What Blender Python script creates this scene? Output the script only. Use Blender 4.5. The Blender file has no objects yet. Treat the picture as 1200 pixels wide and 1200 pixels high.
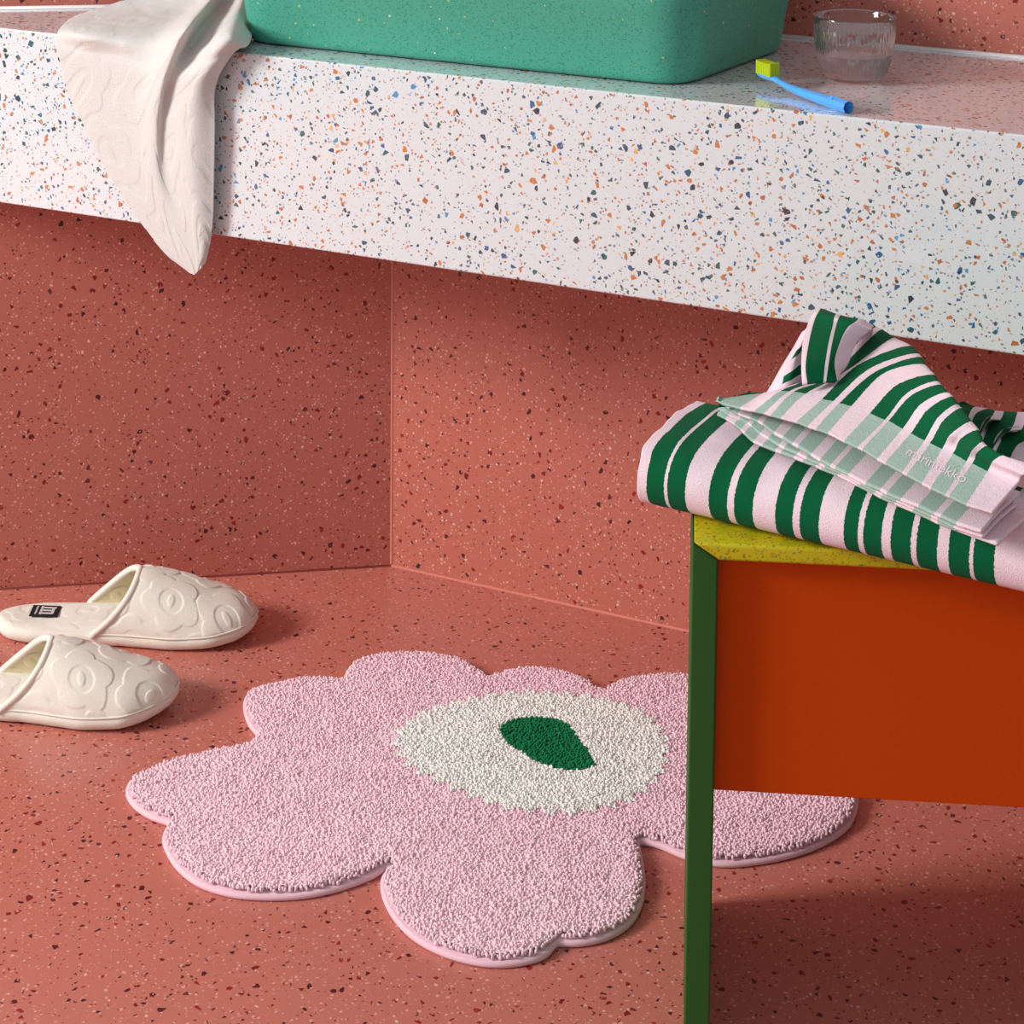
import bpy, bmesh, math, random
import numpy as np
from math import sin, cos, pi, radians, sqrt
from mathutils import Vector, Matrix
random.seed(4); RNG = np.random.default_rng(7)
COL = bpy.context.scene.collection
V3 = lambda *a: np.array(a, float)

# ------------------------------------------------------------------ place & camera numbers (metres)
CAM_H = 1.07
F, PITCH, ROLL, CYP = 2373.6, .0838, .009, -196.9
_fw = V3(0, cos(PITCH), -sin(PITCH)); _u = V3(0, sin(PITCH), cos(PITCH)); _r = V3(1, 0, 0)
_RT = _r*cos(ROLL)+_u*sin(ROLL); _UP = -_r*sin(ROLL)+_u*cos(ROLL); EYE = V3(0, 0, CAM_H)
def ray(x, y): return _fw+_RT*(x-600)/F-_UP*(y-CYP)/F
def onz(x, y, z): r = ray(x, y); return EYE+r*(z-CAM_H)/r[2]
def onpl(x, y, p, n): r = ray(x, y); return EYE+r*(((p-EYE)@n)/(r@n))
def px_of(P):
    v = np.array(P)-EYE; d = v@_fw; return 600+F*(v@_RT)/d, CYP-F*(v@_UP)/d

CORNER = V3(-.135, 2.3212, 0)
A1, A2 = 3.297, -.4325
LW = V3(cos(A1), sin(A1), 0); RW = V3(cos(A2), sin(A2), 0)
NR = V3(sin(A2), -cos(A2), 0)                       # right wall normal (into the room)
NL = V3(-sin(A1), cos(A1), 0)
if NL[1] > 0: NL = -NL
HC, HB, DEP = .6754, .4846, .3410                   # counter top, counter underside, depth
def ctr(s, o, z=HC): p = CORNER+RW*s+NR*o; return V3(p[0], p[1], z)

# ------------------------------------------------------------------ helpers
def tag(o, label=None, cat=None, group=None, kind=None):
    if label: o['label'] = label
    if cat: o['category'] = cat
    if group: o['group'] = group
    if kind: o['kind'] = kind
    return o
def link(name, me, mat=None, parent=None, smooth=True):
    o = bpy.data.objects.new(name, me); COL.objects.link(o)
    if mat: me.materials.append(mat)
    if smooth and len(me.polygons): me.polygons.foreach_set('use_smooth', [True]*len(me.polygons))
    if parent: o.parent = parent; o.matrix_parent_inverse = parent.matrix_world.inverted() if False else Matrix.Identity(4)
    return o
def mesh(name, vs, fs, mat=None, parent=None, smooth=True, origin=None):
    me = bpy.data.meshes.new(name)
    vs = np.asarray(vs, float)
    if origin is not None: vs = vs-np.asarray(origin)
    me.from_pydata(vs.tolist(), [], [list(map(int, f)) for f in fs]); me.update()
    return link(name, me, mat, parent, smooth)
def empty(name, loc, rz=0):
    o = bpy.data.objects.new(name, None); o.empty_display_size = .02; COL.objects.link(o)
    o.location = loc; o.rotation_euler = (0, 0, rz); return o
def gridfaces(nr, nc, wrap=False):
    fs = []
    for i in range(nr-1):
        for j in range(nc-1 if not wrap else nc):
            k = (j+1) % nc
            fs.append((i*nc+j, i*nc+k, (i+1)*nc+k, (i+1)*nc+j))
    return fs
def fixn(o):
    bm = bmesh.new(); bm.from_mesh(o.data); bmesh.ops.recalc_face_normals(bm, faces=bm.faces); bm.to_mesh(o.data); bm.free()
def prism(name, poly, z0, z1, mat, parent=None, bev=0, origin=None, smooth=False):
    n = len(poly); vs = [(p[0], p[1], z0) for p in poly]+[(p[0], p[1], z1) for p in poly]
    fs = [list(range(n))[::-1], list(range(n, 2*n))]+[(i, (i+1) % n, n+(i+1) % n, n+i) for i in range(n)]
    o = mesh(name, vs, fs, mat, parent, smooth, origin); fixn(o)
    if bev: bevel(o, bev)
    return o
def bevel(o, w, seg=3):
    m = o.modifiers.new('bevel', 'BEVEL'); m.width = w; m.segments = seg; m.limit_method = 'ANGLE'; m.angle_limit = radians(35)
    for p in o.data.polygons: p.use_smooth = True
    m2 = o.modifiers.new('wn', 'WEIGHTED_NORMAL'); m2.keep_sharp = True
def box(name, x0, x1, y0, y1, z0, z1, mat, parent=None, bev=0):
    return prism(name, [(x0, y0), (x1, y0), (x1, y1), (x0, y1)], z0, z1, mat, parent, bev)
def tube(name, pts, rads, mat, parent=None, n=10, closed=False, flat=None):
    pts = [np.array(p, float) for p in pts]; N = len(pts)
    if not hasattr(rads, '__len__'): rads = [rads]*N
    vs = []
    for i, p in enumerate(pts):
        a = pts[(i-1) % N] if (closed or i > 0) else p; b = pts[(i+1) % N] if (closed or i < N-1) else p
        t = b-a; t /= np.linalg.norm(t)+1e-12
        up = V3(0, 0, 1) if abs(t[2]) < .95 else V3(0, 1, 0)
        s = np.cross(t, up); s /= np.linalg.norm(s); q = np.cross(s, t)
        fx, fz = flat[i] if flat else (1, 1)
        for k in range(n):
            an = 2*pi*k/n; vs.append(p+rads[i]*(s*cos(an)*fx+q*sin(an)*fz))
    fs = gridfaces(N, n, True)
    if closed: fs += [((N-1)*n+k, (N-1)*n+(k+1) % n, (k+1) % n, k) for k in range(n)]
    else: fs += [tuple(range(n)), tuple((N-1)*n+k for k in range(n))[::-1]]
    o = mesh(name, vs, fs, mat, parent); fixn(o); return o
def pchip(x, y, xi):
    """monotone cubic through rows of y at x (1-D), vectorised over trailing axes"""
    x = np.asarray(x, float); y = np.asarray(y, float); h = np.diff(x); sh = (-1,)+(1,)*(y.ndim-1)
    d = np.diff(y, axis=0)/h.reshape(sh); m = np.zeros_like(y)
    if len(x) > 2:
        hh0 = h[:-1].reshape(sh); hh1 = h[1:].reshape(sh); w1 = 2*hh1+hh0; w2 = hh1+2*hh0
        ok = d[:-1]*d[1:] > 0
        with np.errstate(divide='ignore', invalid='ignore'):
            hm = (w1+w2)/(w1/d[:-1]+w2/d[1:])
        m[1:-1] = np.where(ok, hm, 0)
    m[0] = d[0]; m[-1] = d[-1]
    xi = np.asarray(xi, float); k = np.clip(np.searchsorted(x, xi, 'right')-1, 0, len(x)-2)
    t = ((xi-x[k])/h[k]).reshape(sh); hk = h[k].reshape(sh)
    return (2*t**3-3*t**2+1)*y[k]+(t**3-2*t**2+t)*hk*m[k]+(-2*t**3+3*t**2)*y[k+1]+(t**3-t**2)*hk*m[k+1]
def catmull(x, y, xi):
    x = np.asarray(x, float); y = np.asarray(y, float); h = np.diff(x); sh = (-1,)+(1,)*(y.ndim-1)
    d = np.diff(y, axis=0)/h.reshape(sh); m = np.zeros_like(y)
    if len(x) > 2: m[1:-1] = (d[:-1]*h[1:].reshape(sh)+d[1:]*h[:-1].reshape(sh))/(h[1:]+h[:-1]).reshape(sh)
    m[0] = d[0]; m[-1] = d[-1]
    xi = np.asarray(xi, float); k = np.clip(np.searchsorted(x, xi, 'right')-1, 0, len(x)-2)
    t = ((xi-x[k])/h[k]).reshape(sh); hk = h[k].reshape(sh)
    return (2*t**3-3*t**2+1)*y[k]+(t**3-2*t**2+t)*hk*m[k]+(-2*t**3+3*t**2)*y[k+1]+(t**3-t**2)*hk*m[k+1]
def vnoise(x, y, seed=0):
    xi = np.floor(x).astype(int); yi = np.floor(y).astype(int); fx = x-xi; fy = y-yi
    fx = fx*fx*(3-2*fx); fy = fy*fy*(3-2*fy)
    def hs(a, b): 
        v = np.sin(a*127.1+b*311.7+seed*74.7)*43758.5453; return v-np.floor(v)
    return ((hs(xi, yi)*(1-fx)+hs(xi+1, yi)*fx)*(1-fy)+(hs(xi, yi+1)*(1-fx)+hs(xi+1, yi+1)*fx)*fy)*2-1

# ------------------------------------------------------------------ materials
def lin(c):
    return tuple(((v/255/12.92) if v/255 <= .04045 else ((v/255+.055)/1.055)**2.4) for v in c)+(1,)
def newmat(name, rgb=(128, 128, 128), rough=.5, spec=.5):
    m = bpy.data.materials.new(name); m.use_nodes = True; nt = m.node_tree; b = nt.nodes['Principled BSDF']
    b.inputs['Base Color'].default_value = lin(rgb); b.inputs['Roughness'].default_value = rough
    b.inputs['Specular IOR Level'].default_value = spec
    return m, nt, b
def nd(nt, t, **k):
    n = nt.nodes.new(t)
    for a, v in k.items():
        if a.startswith('i_'): n.inputs[int(a[2:])].default_value = v
        else: setattr(n, a, v)
    return n
def math_(nt, op, a, b=None, c=None):
    n = nt.nodes.new('ShaderNodeMath'); n.operation = op
    for i, v in enumerate((a, b, c)):
        if v is None: continue
        if isinstance(v, (int, float)): n.inputs[i].default_value = v
        else: nt.links.new(v, n.inputs[i])
    return n.outputs[0]
def ramp(nt, fac, stops, const=True):
    n = nt.nodes.new('ShaderNodeValToRGB'); cr = n.color_ramp
    cr.interpolation = 'CONSTANT' if const else 'LINEAR'
    while len(cr.elements) > 1: cr.elements.remove(cr.elements[-1])
    cr.elements[0].position = stops[0][0]; cr.elements[0].color = lin(stops[0][1])
    for p, c in stops[1:]:
        e = cr.elements.new(p); e.color = lin(c)
    if fac is not None: nt.links.new(fac, n.inputs[0])
    return n.outputs[0]
def mixc(nt, fac, a, b):
    n = nt.nodes.new('ShaderNodeMix'); n.data_type = 'RGBA'
    for s, v in ((n.inputs[0], fac), (n.inputs[6], a), (n.inputs[7], b)):
        if isinstance(v, (int, float, tuple)): s.default_value = v
        else: nt.links.new(v, s)
    return n.outputs[2]
def terrazzo(name, base, layers, rough, spec=.5, mottling=0.0):
    """layers: (cells per metre, fraction kept, edge threshold min, max, colour stops, strength)"""
    m, nt, b = newmat(name, base, rough, spec)
    tc = nd(nt, 'ShaderNodeTexCoord'); out = lin(base)
    if mottling:
        nz = nd(nt, 'ShaderNodeTexNoise'); nz.inputs['Scale'].default_value = 900; nz.inputs['Detail'].default_value = 1
        nt.links.new(tc.outputs['Object'], nz.inputs['Vector'])
        f = math_(nt, 'MULTIPLY', math_(nt, 'SUBTRACT', nz.outputs[0], .5), mottling)
        hsv = nd(nt, 'ShaderNodeHueSaturation'); hsv.inputs['Color'].default_value = lin(base)
        nt.links.new(math_(nt, 'ADD', f, 1.0), hsv.inputs['Value']); out = hsv.outputs[0]
    for i, (sc, fr, t0, t1, stops, st) in enumerate(layers):
        mp = nd(nt, 'ShaderNodeMapping'); mp.inputs['Location'].default_value = (3.1*i+.37, 1.7*i+.21, .9*i+.13)
        mp.inputs['Rotation'].default_value = (.5+i, .3, .8*i)
        nt.links.new(tc.outputs['Object'], mp.inputs[0])
        a = nd(nt, 'ShaderNodeTexVoronoi'); a.feature = 'F1'; a.inputs['Scale'].default_value = sc
        e = nd(nt, 'ShaderNodeTexVoronoi'); e.feature = 'DISTANCE_TO_EDGE'; e.inputs['Scale'].default_value = sc
        nt.links.new(mp.outputs[0], a.inputs['Vector']); nt.links.new(mp.outputs[0], e.inputs['Vector'])
        sp = nd(nt, 'ShaderNodeSeparateColor'); nt.links.new(a.outputs['Color'], sp.inputs[0])
        keep = math_(nt, 'LESS_THAN', sp.outputs[0], fr)
        thr = math_(nt, 'MULTIPLY_ADD', sp.outputs[2], t1-t0, t0)
        inside = math_(nt, 'GREATER_THAN', e.outputs['Distance'], thr)
        mk = math_(nt, 'MULTIPLY', math_(nt, 'MULTIPLY', keep, inside), st)
        out = mixc(nt, mk, out, ramp(nt, sp.outputs[1], stops))
    nt.links.new(out, b.inputs['Base Color'])
    return m
def add_bump(nt, b, scale, strength, dist=.001, detail=2, tex='noise', coord='Object'):
    tc = nd(nt, 'ShaderNodeTexCoord')
    t = nd(nt, 'ShaderNodeTexNoise' if tex == 'noise' else 'ShaderNodeTexVoronoi'); t.inputs['Scale'].default_value = scale
    if tex == 'noise': t.inputs['Detail'].default_value = detail
    nt.links.new(tc.outputs[coord], t.inputs['Vector'])
    bp = nd(nt, 'ShaderNodeBump'); bp.inputs['Strength'].default_value = strength; bp.inputs['Distance'].default_value = dist
    nt.links.new(t.outputs[0], bp.inputs['Height']); nt.links.new(bp.outputs[0], b.inputs['Normal'])
    return t

REDCH = [(0, (122, 22, 24)), (.35, (70, 20, 28)), (.6, (44, 24, 32)), (.72, (150, 30, 26)), (.9, (96, 36, 44))]
PINKCH = [(0, (226, 168, 152)), (.5, (214, 148, 132)), (.8, (236, 190, 176))]
TERRA = [(150, .30, .17, .42, REDCH, .95), (290, .40, .16, .38, PINKCH, .85), (300, .20, .2, .42, REDCH, .8)]
M_WALL = terrazzo('terracotta terrazzo wall', (192, 110, 95), TERRA, .42, .4, .25)
M_FLOOR = terrazzo('terracotta terrazzo floor', (198, 117, 102), TERRA, .30, .5, .25)
CHIP = [(0, (206, 126, 56)), (.26, (190, 104, 50)), (.38, (16, 78, 98)), (.54, (10, 44, 60)), (.64, (14, 92, 146)), (.76, (18, 96, 98)), (.88, (60, 150, 200)), (.94, (236, 180, 104))]
M_CTR = terrazzo('white terrazzo', (223, 230, 234), [(160, .36, .13, .40, CHIP, .95), (250, .34, .14, .42, CHIP, .9), (330, .35, .16, .42, CHIP, .7), (560, .30, .2, .4, [(0, (206, 210, 216)), (.5, (214, 206, 200))], .7)], .11, .5)
for _n in M_CTR.node_tree.nodes:
    if _n.type == 'BSDF_PRINCIPLED': _n.inputs['Coat Weight'].default_value = .8; _n.inputs['Coat Roughness'].default_value = .08; _n.inputs['Coat IOR'].default_value = 1.55
m, nt, b = newmat('pink caulk', (204, 122, 108), .3); M_CAULK = m
m, nt, b = newmat('white caulk', (238, 236, 238), .3); M_WCAULK = m
M_BASIN = terrazzo('green speckled basin', (72, 162, 138), [(620, .42, .1, .3, [(0, (28, 100, 84)), (.6, (40, 120, 100))], .7), (260, .10, .28, .42, [(0, (214, 190, 90)), (.4, (206, 214, 196)), (.7, (170, 90, 60))], .9)], .45, .4)

def fuzz(name, rgb, scale=900, strength=.6, sheen=.35, rough=.95, dist=.0015, vary=.12):
    m, nt, b = newmat(name, rgb, rough, .15)
    t = add_bump(nt, b, scale, strength, dist, 3)
    hsv = nd(nt, 'ShaderNodeHueSaturation'); hsv.inputs['Color'].default_value = lin(rgb)
    nt.links.new(math_(nt, 'MULTIPLY_ADD', t.outputs[0], vary*2, 1-vary), hsv.inputs['Value'])
    nt.links.new(hsv.outputs[0], b.inputs['Base Color'])
    b.inputs['Sheen Weight'].default_value = sheen; b.inputs['Sheen Roughness'].default_value = .5
    return m
M_CREAM = fuzz('cream terry', (248, 241, 227), 1400, .6)
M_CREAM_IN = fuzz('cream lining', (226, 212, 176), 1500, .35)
M_TOWEL_CREAM = fuzz('cream towel terry', (226, 225, 220), 1200, .7)
M_RUG_PINK = fuzz('pink pile', (250, 214, 224), 1200, .2)
M_RUG_WHITE = fuzz('off white pile', (248, 246, 240), 1200, .2)
M_RUG_GREEN = fuzz('green pile', (0, 122, 72), 1200, .3, sheen=.1)
M_RUG_BIND = fuzz('pink binding', (240, 198, 208), 1500, .2)
m, nt, b = newmat('black woven tag', (14, 14, 15), .7); M_TAG = m
m, nt, b = newmat('white woven thread', (226, 220, 220), .8); M_THREAD = m
M_STOOL_G = fuzz('green stool board', (50, 92, 42), 700, .15, 0, .6, .0005, .1)
M_STOOL_GL = M_STOOL_G
M_ORANGE = fuzz('orange stool board', (200, 70, 0), 600, .12, 0, .65, .0005, .08)
M_YEL = terrazzo('yellow speckled board', (202, 190, 18), [(420, .55, .06, .3, [(0, (120, 104, 10)), (.4, (60, 110, 80)), (.6, (150, 96, 20)), (.8, (196, 84, 40))], .5), (260, .30, .2, .4, [(0, (190, 70, 50)), (.4, (40, 120, 110)), (.7, (110, 90, 20))], .7)], .55, .4)
m, nt, b = newmat('blue plastic', (84, 172, 244), .28); b.inputs['Subsurface Weight'].default_value = .15; b.inputs['Subsurface Radius'].default_value = (.002, .004, .008); M_BLUE = m
m, nt, b = newmat('lime bristles', (186, 204, 0), .5); M_LIME = m
m, nt, b = newmat('clear glass', (255, 255, 255), .0); b.inputs['Transmission Weight'].default_value = 1; b.inputs['IOR'].default_value = 1.45; M_GLASS = m
def half_clear(m, f):
    nt = m.node_tree; out = nt.nodes['Material Output']; t = nd(nt, 'ShaderNodeBsdfTransparent'); mx = nd(nt, 'ShaderNodeMixShader'); mx.inputs[0].default_value = f
    nt.links.new(nt.nodes['Principled BSDF'].outputs[0], mx.inputs[1]); nt.links.new(t.outputs[0], mx.inputs[2]); nt.links.new(mx.outputs[0], out.inputs['Surface'])
half_clear(M_GLASS, .08)
m, nt, b = newmat('water', (250, 252, 255), .0); b.inputs['Transmission Weight'].default_value = 1; b.inputs['IOR'].default_value = 1.33; M_WATER = m; half_clear(M_WATER, .1)

# ------------------------------------------------------------------ room
def wallbox(name, p0, d, L, n, z1, mat, th=.08):
    a = p0; bb = p0+d*L; back = -n*th
    return prism(name, [a[:2], bb[:2], (bb+back)[:2], (a+back)[:2]], -.05, z1, mat)
fl = prism('floor', [(-2.6, -1.2), (2.9, -1.2), (2.9, 3.2), (-2.6, 3.2)], -.05, 0, M_FLOOR); tag(fl, kind='structure')
w = wallbox('wall_right', CORNER, RW, 2.6, NR, 2.3, M_WALL); tag(w, kind='structure')
w = wallbox('wall_left', CORNER, LW, 2.2, NL, 2.3, M_WALL); tag(w, kind='structure')
def strip(name, p0, d, L, n, z, r, mat):      # quarter-round bead of sealant
    pr = [(0, 0), (r, 0), (r*.62, r*.3), (r*.3, r*.62), (0, r)]
    vs = []
    for t in (0.0, L):
        for o, h in pr: vs.append(p0+d*t+n*o+V3(0, 0, z+h))
    k = len(pr); fs = [(i, (i+1) % k, k+(i+1) % k, k+i) for i in range(k)]+[tuple(range(k)), tuple(range(k, 2*k))]
    o = mesh(name, vs, fs, mat); fixn(o); tag(o, kind='structure'); return o
strip('trim_1', CORNER, RW, 2.6, NR, 0, .0022, M_CAULK)
strip('trim_2', CORNER, LW, 2.2, NL, 0, .0018, M_CAULK)
bis = NR+NL; bis /= np.linalg.norm(bis)
cp = [CORNER[:2], (CORNER+RW*.0022)[:2], (CORNER+bis*.0012)[:2], (CORNER+LW*.0018)[:2]]
tag(prism('trim_3', cp, .003, 2.3, M_CAULK), kind='structure')
strip('trim_4', ctr(.0, 0, 0), RW, 2.5, NR, HC, .0035, M_WCAULK)
strip('trim_5', CORNER, LW, .61, NL, HC, .0035, M_WCAULK)

# counter: prism between both walls and the front line
g = .0008
tl = (DEP)/sin(abs((A1-pi)-A2))               # distance along the left wall where the front line meets it
cpoly = [(CORNER+NR*g+NL*g)[:2], (CORNER+RW*1.9+NR*g)[:2], (CORNER+RW*1.9+NR*DEP)[:2], (CORNER+LW*(tl-.012)+NL*.004)[:2]]
o = prism('counter', cpoly, HB, HC, M_CTR, bev=.0022)
tag(o, 'long thick white terrazzo counter with blue and orange chips, fixed along the wall', 'counter')

# ------------------------------------------------------------------ basin
def rounded(poly, rad, n=10):
    out = []; N = len(poly)
    for i in range(N):
        p = np.array(poly[i], float); a = np.array(poly[i-1], float); c = np.array(poly[(i+1) % N], float)
        r = rad[i] if hasattr(rad, '__len__') else rad
        da = (a-p)/np.linalg.norm(a-p); dc = (c-p)/np.linalg.norm(c-p)
        half = math.acos(np.clip(da@dc, -1, 1))/2; L = r/math.tan(half)
        p0 = p+da*L; p1 = p+dc*L
        for k in range(n+1):
            t = k/n; out.append(p0*(1-t)**2+2*p*t*(1-t)+p1*t*t)
    return np.array(out)
BP = [(-.030, .050), (-.032, .292), (.463, .294), (.497, .045)]
base = rounded(BP, [.05, .05, .045, .05], 12)
def offs(pl, d):
    n = len(pl); nx = np.roll(pl, -1, 0)-np.roll(pl, 1, 0); nx /= np.linalg.norm(nx, axis=1)[:, None]
    nn = np.stack([nx[:, 1], -nx[:, 0]], 1)
    c = pl.mean(0); s = np.sign(((pl-c)*nn).sum(1).mean()); return pl+nn*s*d
HBAS = .092
prof = [(-.010, .0005), (-.004, .0015), (-.001, .0045), (0, .009), (.006, .045), (.010, .072), (.013, HBAS-.006), (.011, HBAS-.001), (.007, HBAS), (.002, HBAS-.001), (-.001, HBAS-.006), (-.006, .072), (-.012, .045), (-.02, .024), (-.034, .016), (-.06, .0125)]
vs = []
for d, z in prof:
    for p in offs(base, d): vs.append(ctr(p[0], p[1], HC+z))
nb = len(base); fs = gridfaces(len(prof), nb, True)+[tuple(range(nb))[::-1], tuple((len(prof)-1)*nb+k for k in range(nb))]
br = empty('wash_basin', ctr(.22, .17)); o0 = V3(*br.location)
o = mesh('bowl', vs, fs, M_BASIN, br, origin=o0); fixn(o)
dr = [ctr(.22, .17, HC+.0128)+.02*V3(cos(a), sin(a), 0) for a in np.linspace(0, 2*pi, 24, endpoint=False)]
m, nt, b = newmat('brushed steel', (190, 190, 190), .3); b.inputs['Metallic'].default_value = 1; M_STEEL = m
vsd = [p for p in dr]+[p*0+ctr(.22, .17, HC+.015)+(p-ctr(.22, .17, HC+.0128))*.8 for p in dr]
o = mesh('drain', vsd, gridfaces(2, 24, True)+[tuple(range(24, 48))], M_STEEL, br, origin=o0); fixn(o)
tag(br, 'sea green speckled wash basin with rounded corners sitting on the counter', 'basin')

# ------------------------------------------------------------------ glass of water
gc = V3(.3277, 1.9045, HC)
gr = empty('drinking_glass', (gc[0], gc[1], gc[2]+.0006))
outp = [(.0, 0), (.020, 0), (.0245, .0015), (.0285, .006), (.0315, .012), (.0340, .020), (.0362, .032), (.0378, .045), (.0388, .058), (.0391, .0615)]
inp = [(.0384, .0621), (.0377, .0612), (.0369, .050), (.0355, .036), (.0332, .022), (.0303, .0135), (.0255, .0075), (.018, .0050), (0, .0046)]
NA = 240; vs = []
pr = outp[1:]+inp[:-1]
oo = np.array(outp[1:]); zz = np.concatenate([np.linspace(.0015, .058, 34)])
dense = [(.020, 0)]+[(float(np.interp(z, oo[:, 1], oo[:, 0])), float(z)) for z in zz]+[(.0389, .0600), (.0390, .0615)]
full = dense+inp[:-1]
rb = RNG.random(60)
for i, (r, z) in enumerate(full):
    for k in range(NA):
        an = 2*pi*k/NA
        rr = r
        if i < len(dense) and .004 < z < .056:
            fade = min(1, (z-.004)/.006)*min(1, (.056-z)/.006)
            lane = an/(2*pi)*60; ci = int(lane) % 60
            amp = .5+.5*sin(z*340+rb[ci]*40)
            rr += fade*.0012*(sin(lane*2*pi)*.55+.45)*(.55+.45*amp)
        vs.append((rr*cos(an), rr*sin(an), z))
fs = gridfaces(len(full), NA, True)+[tuple(range(NA))[::-1], tuple((len(full)-1)*NA+k for k in range(NA))]
o = mesh('tumbler', vs, fs, M_GLASS, gr); fixn(o)
ip = sorted([(z, r) for r, z in inp]); iz = [p[0] for p in ip]; irr = [p[1] for p in ip]
wl = .0265; wz = [.0044, .0051, .0076, .011, .014, .018, .022, wl-.0002, wl]
wr = [float(np.interp(z, iz, irr))+.0002 for z in wz]; wr[0] = .010
vs = [(r*cos(2*pi*k/96), r*sin(2*pi*k/96), z) for r, z in zip(wr, wz) for k in range(96)]
o = mesh('water', vs, gridfaces(len(wz), 96, True)+[tuple(range(96))[::-1], tuple((len(wz)-1)*96+k for k in range(96))], M_WATER, gr); fixn(o)
o['label'] = 'clear water half filling the glass'
tag(gr, 'small ribbed clear glass half full of water on the counter', 'glass')

# ------------------------------------------------------------------ toothbrush
e1 = onz(979, 129, HC); e0 = onz(890, 99, HC)
dv = e1-e0; Lb = float(np.linalg.norm(dv)); ang = math.atan2(dv[1], dv[0])
tb = empty('toothbrush', e0, ang)
hp = [(0.000, .0026), (.004, .0036), (.012, .0042), (.022, .0042), (.027, .0034), (.034, .0028), (.048, .0031), (.065, .0040), (.10, .0050), (.14, .0056), (Lb-.006, .0059), (Lb-.001, .0058), (Lb, .0050)]
hz = [.0105, .0105, .0105, .0105, .0100, .0085, .0066, .0058, .0056, .0060, .0062, .0062, .0062]
fl_ = [(1.35, .7)]*4+[(1.15, .8), (1.05, .9)]+[(1, 1)]*7
hp = [(x, q*1.04) for x, q in hp]
hz = [max(z, r*f[1]*.93) for (x, r), z, f in zip(hp, hz, fl_)]
o = tube('handle', [(x, 0, z) for (x, r), z in zip(hp, hz)], [r for x, r in hp], M_BLUE, tb, n=8, flat=fl_)
bevel(o, .0006, 2)
vs = []; fs = []
for i in range(9):
    for j in range(5):
        x = .0025+i*.0026; y = -.0046+j*.0023
        k0 = len(vs); hh = .0245 if (i in (0, 8)) else .0238
        for z in (.0118, hh):
            for q in range(6):
                vs.append((x+.00135*cos(q*pi/3), y+.0012*sin(q*pi/3), z))
        fs += [(k0+q, k0+(q+1) % 6, k0+6+(q+1) % 6, k0+6+q) for q in range(6)]+[tuple(k0+6+q for q in range(6))]
o = mesh('bristles', vs, fs, M_LIME, tb, smooth=False); fixn(o); o['label'] = 'lime green bristles'
tag(tb, 'sky blue toothbrush with lime green bristles lying on the counter', 'toothbrush')

# ------------------------------------------------------------------ generic cloth patch
def patch_points(P, rowt, nr, colt, nc, rowspline=catmull, colspline=pchip):
    """P rows x cols x 3 control net -> nr x nc x 3, plus params"""
    P = np.asarray(P, float); tr = np.linspace(rowt[0], rowt[-1], nr); tc_ = np.linspace(colt[0], colt[-1], nc)
    A = rowspline(rowt, P, tr); B = colspline(colt, A.transpose(1, 0, 2), tc_).transpose(1, 0, 2)
    return B, tr, tc_
def cloth(name, B, us, vs_, mat, parent=None, thick=.003, origin=None, off=-1, amp=0, seed=0, fr=1300):
    nr, nc = B.shape[:2]
    du = np.gradient(B, axis=1); dv_ = np.gradient(B, axis=0); n = np.cross(du, dv_); n /= np.linalg.norm(n, axis=2)[:, :, None]+1e-12
    if n[..., 2].mean() < 0 and abs(n[..., 2].mean()) > .05: n = -n
    if amp:
        X = B[..., 0]+.4*B[..., 2]; Y = B[..., 1]+.7*B[..., 2]
        h = vnoise(X*fr, Y*fr, seed)*.6+vnoise(X*fr*.45, Y*fr*.45, seed+3)*.5
        B = B+n*(h*amp)[..., None]
    me = bpy.data.meshes.new(name); V = B.reshape(-1, 3)
    if origin is not None: V = V-np.asarray(origin)
    F_ = gridfaces(nr, nc)
    # orient towards n
    a, b_, c, d = F_[len(F_)//2]; fn = np.cross(V[b_]-V[a], V[c]-V[a])
    if fn@n.reshape(-1, 3)[a] < 0: F_ = [f[::-1] for f in F_]
    me.from_pydata(V.tolist(), [], F_); me.update()
    uv = me.uv_layers.new(name='UVMap')
    UU, VV = np.meshgrid(us, vs_); uvs = np.stack([UU.ravel(), VV.ravel()], 1)
    li = np.zeros(len(me.loops), int); me.loops.foreach_get('vertex_index', li)
    uv.data.foreach_set('uv', uvs[li].ravel())
    o = link(name, me, mat, parent)
    if thick:
        s = o.modifiers.new('thickness', 'SOLIDIFY'); s.thickness = thick; s.offset = off; s.use_even_offset = False
    return o

# ------------------------------------------------------------------ flower relief used by the jacquard terry
def flowers(X, Y, cell=.075, seed=1, depth=.001):
    h = np.zeros_like(X); rng = np.random.default_rng(seed)
    x0, x1, y0, y1 = X.min(), X.max(), Y.min(), Y.max(); k = 0
    sm = lambda d, w: np.clip(d/w*.5+.5, 0, 1)**2*(3-2*np.clip(d/w*.5+.5, 0, 1))
    nx = int((x1-x0)/cell)+2; ny = int((y1-y0)/(cell*.85))+2
    for j in range(-1, ny):
        for i in range(-1, nx):
            cx = x0+(i+(j % 2)*.5)*cell+rng.normal()*cell*.06; cy = y0+j*cell*.85+rng.normal()*cell*.05
            R = cell*rng.uniform(.44, .52); ro = rng.uniform(0, 6.28)
            dx, dy = X-cx, Y-cy; r = np.hypot(dx, dy); a = np.arctan2(dy, dx)-ro
            Rr = R*(.80+.17*np.abs(np.cos(2.5*a))**.7+.05*np.cos(5*a+1))
            f = sm(Rr-r, .0012)
            ring = sm(R*.40-r, .0012)
            q = ro+.6; ex = (dx*np.cos(q)+dy*np.sin(q))/(R*.20); ey = (-dx*np.sin(q)+dy*np.cos(q))/(R*.11)
            seed_ = sm((1-np.hypot(ex, ey))*R*.12, .001)
            h = np.maximum(h, f*(1-ring)+ring*seed_*.9)
    return h*depth

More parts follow.
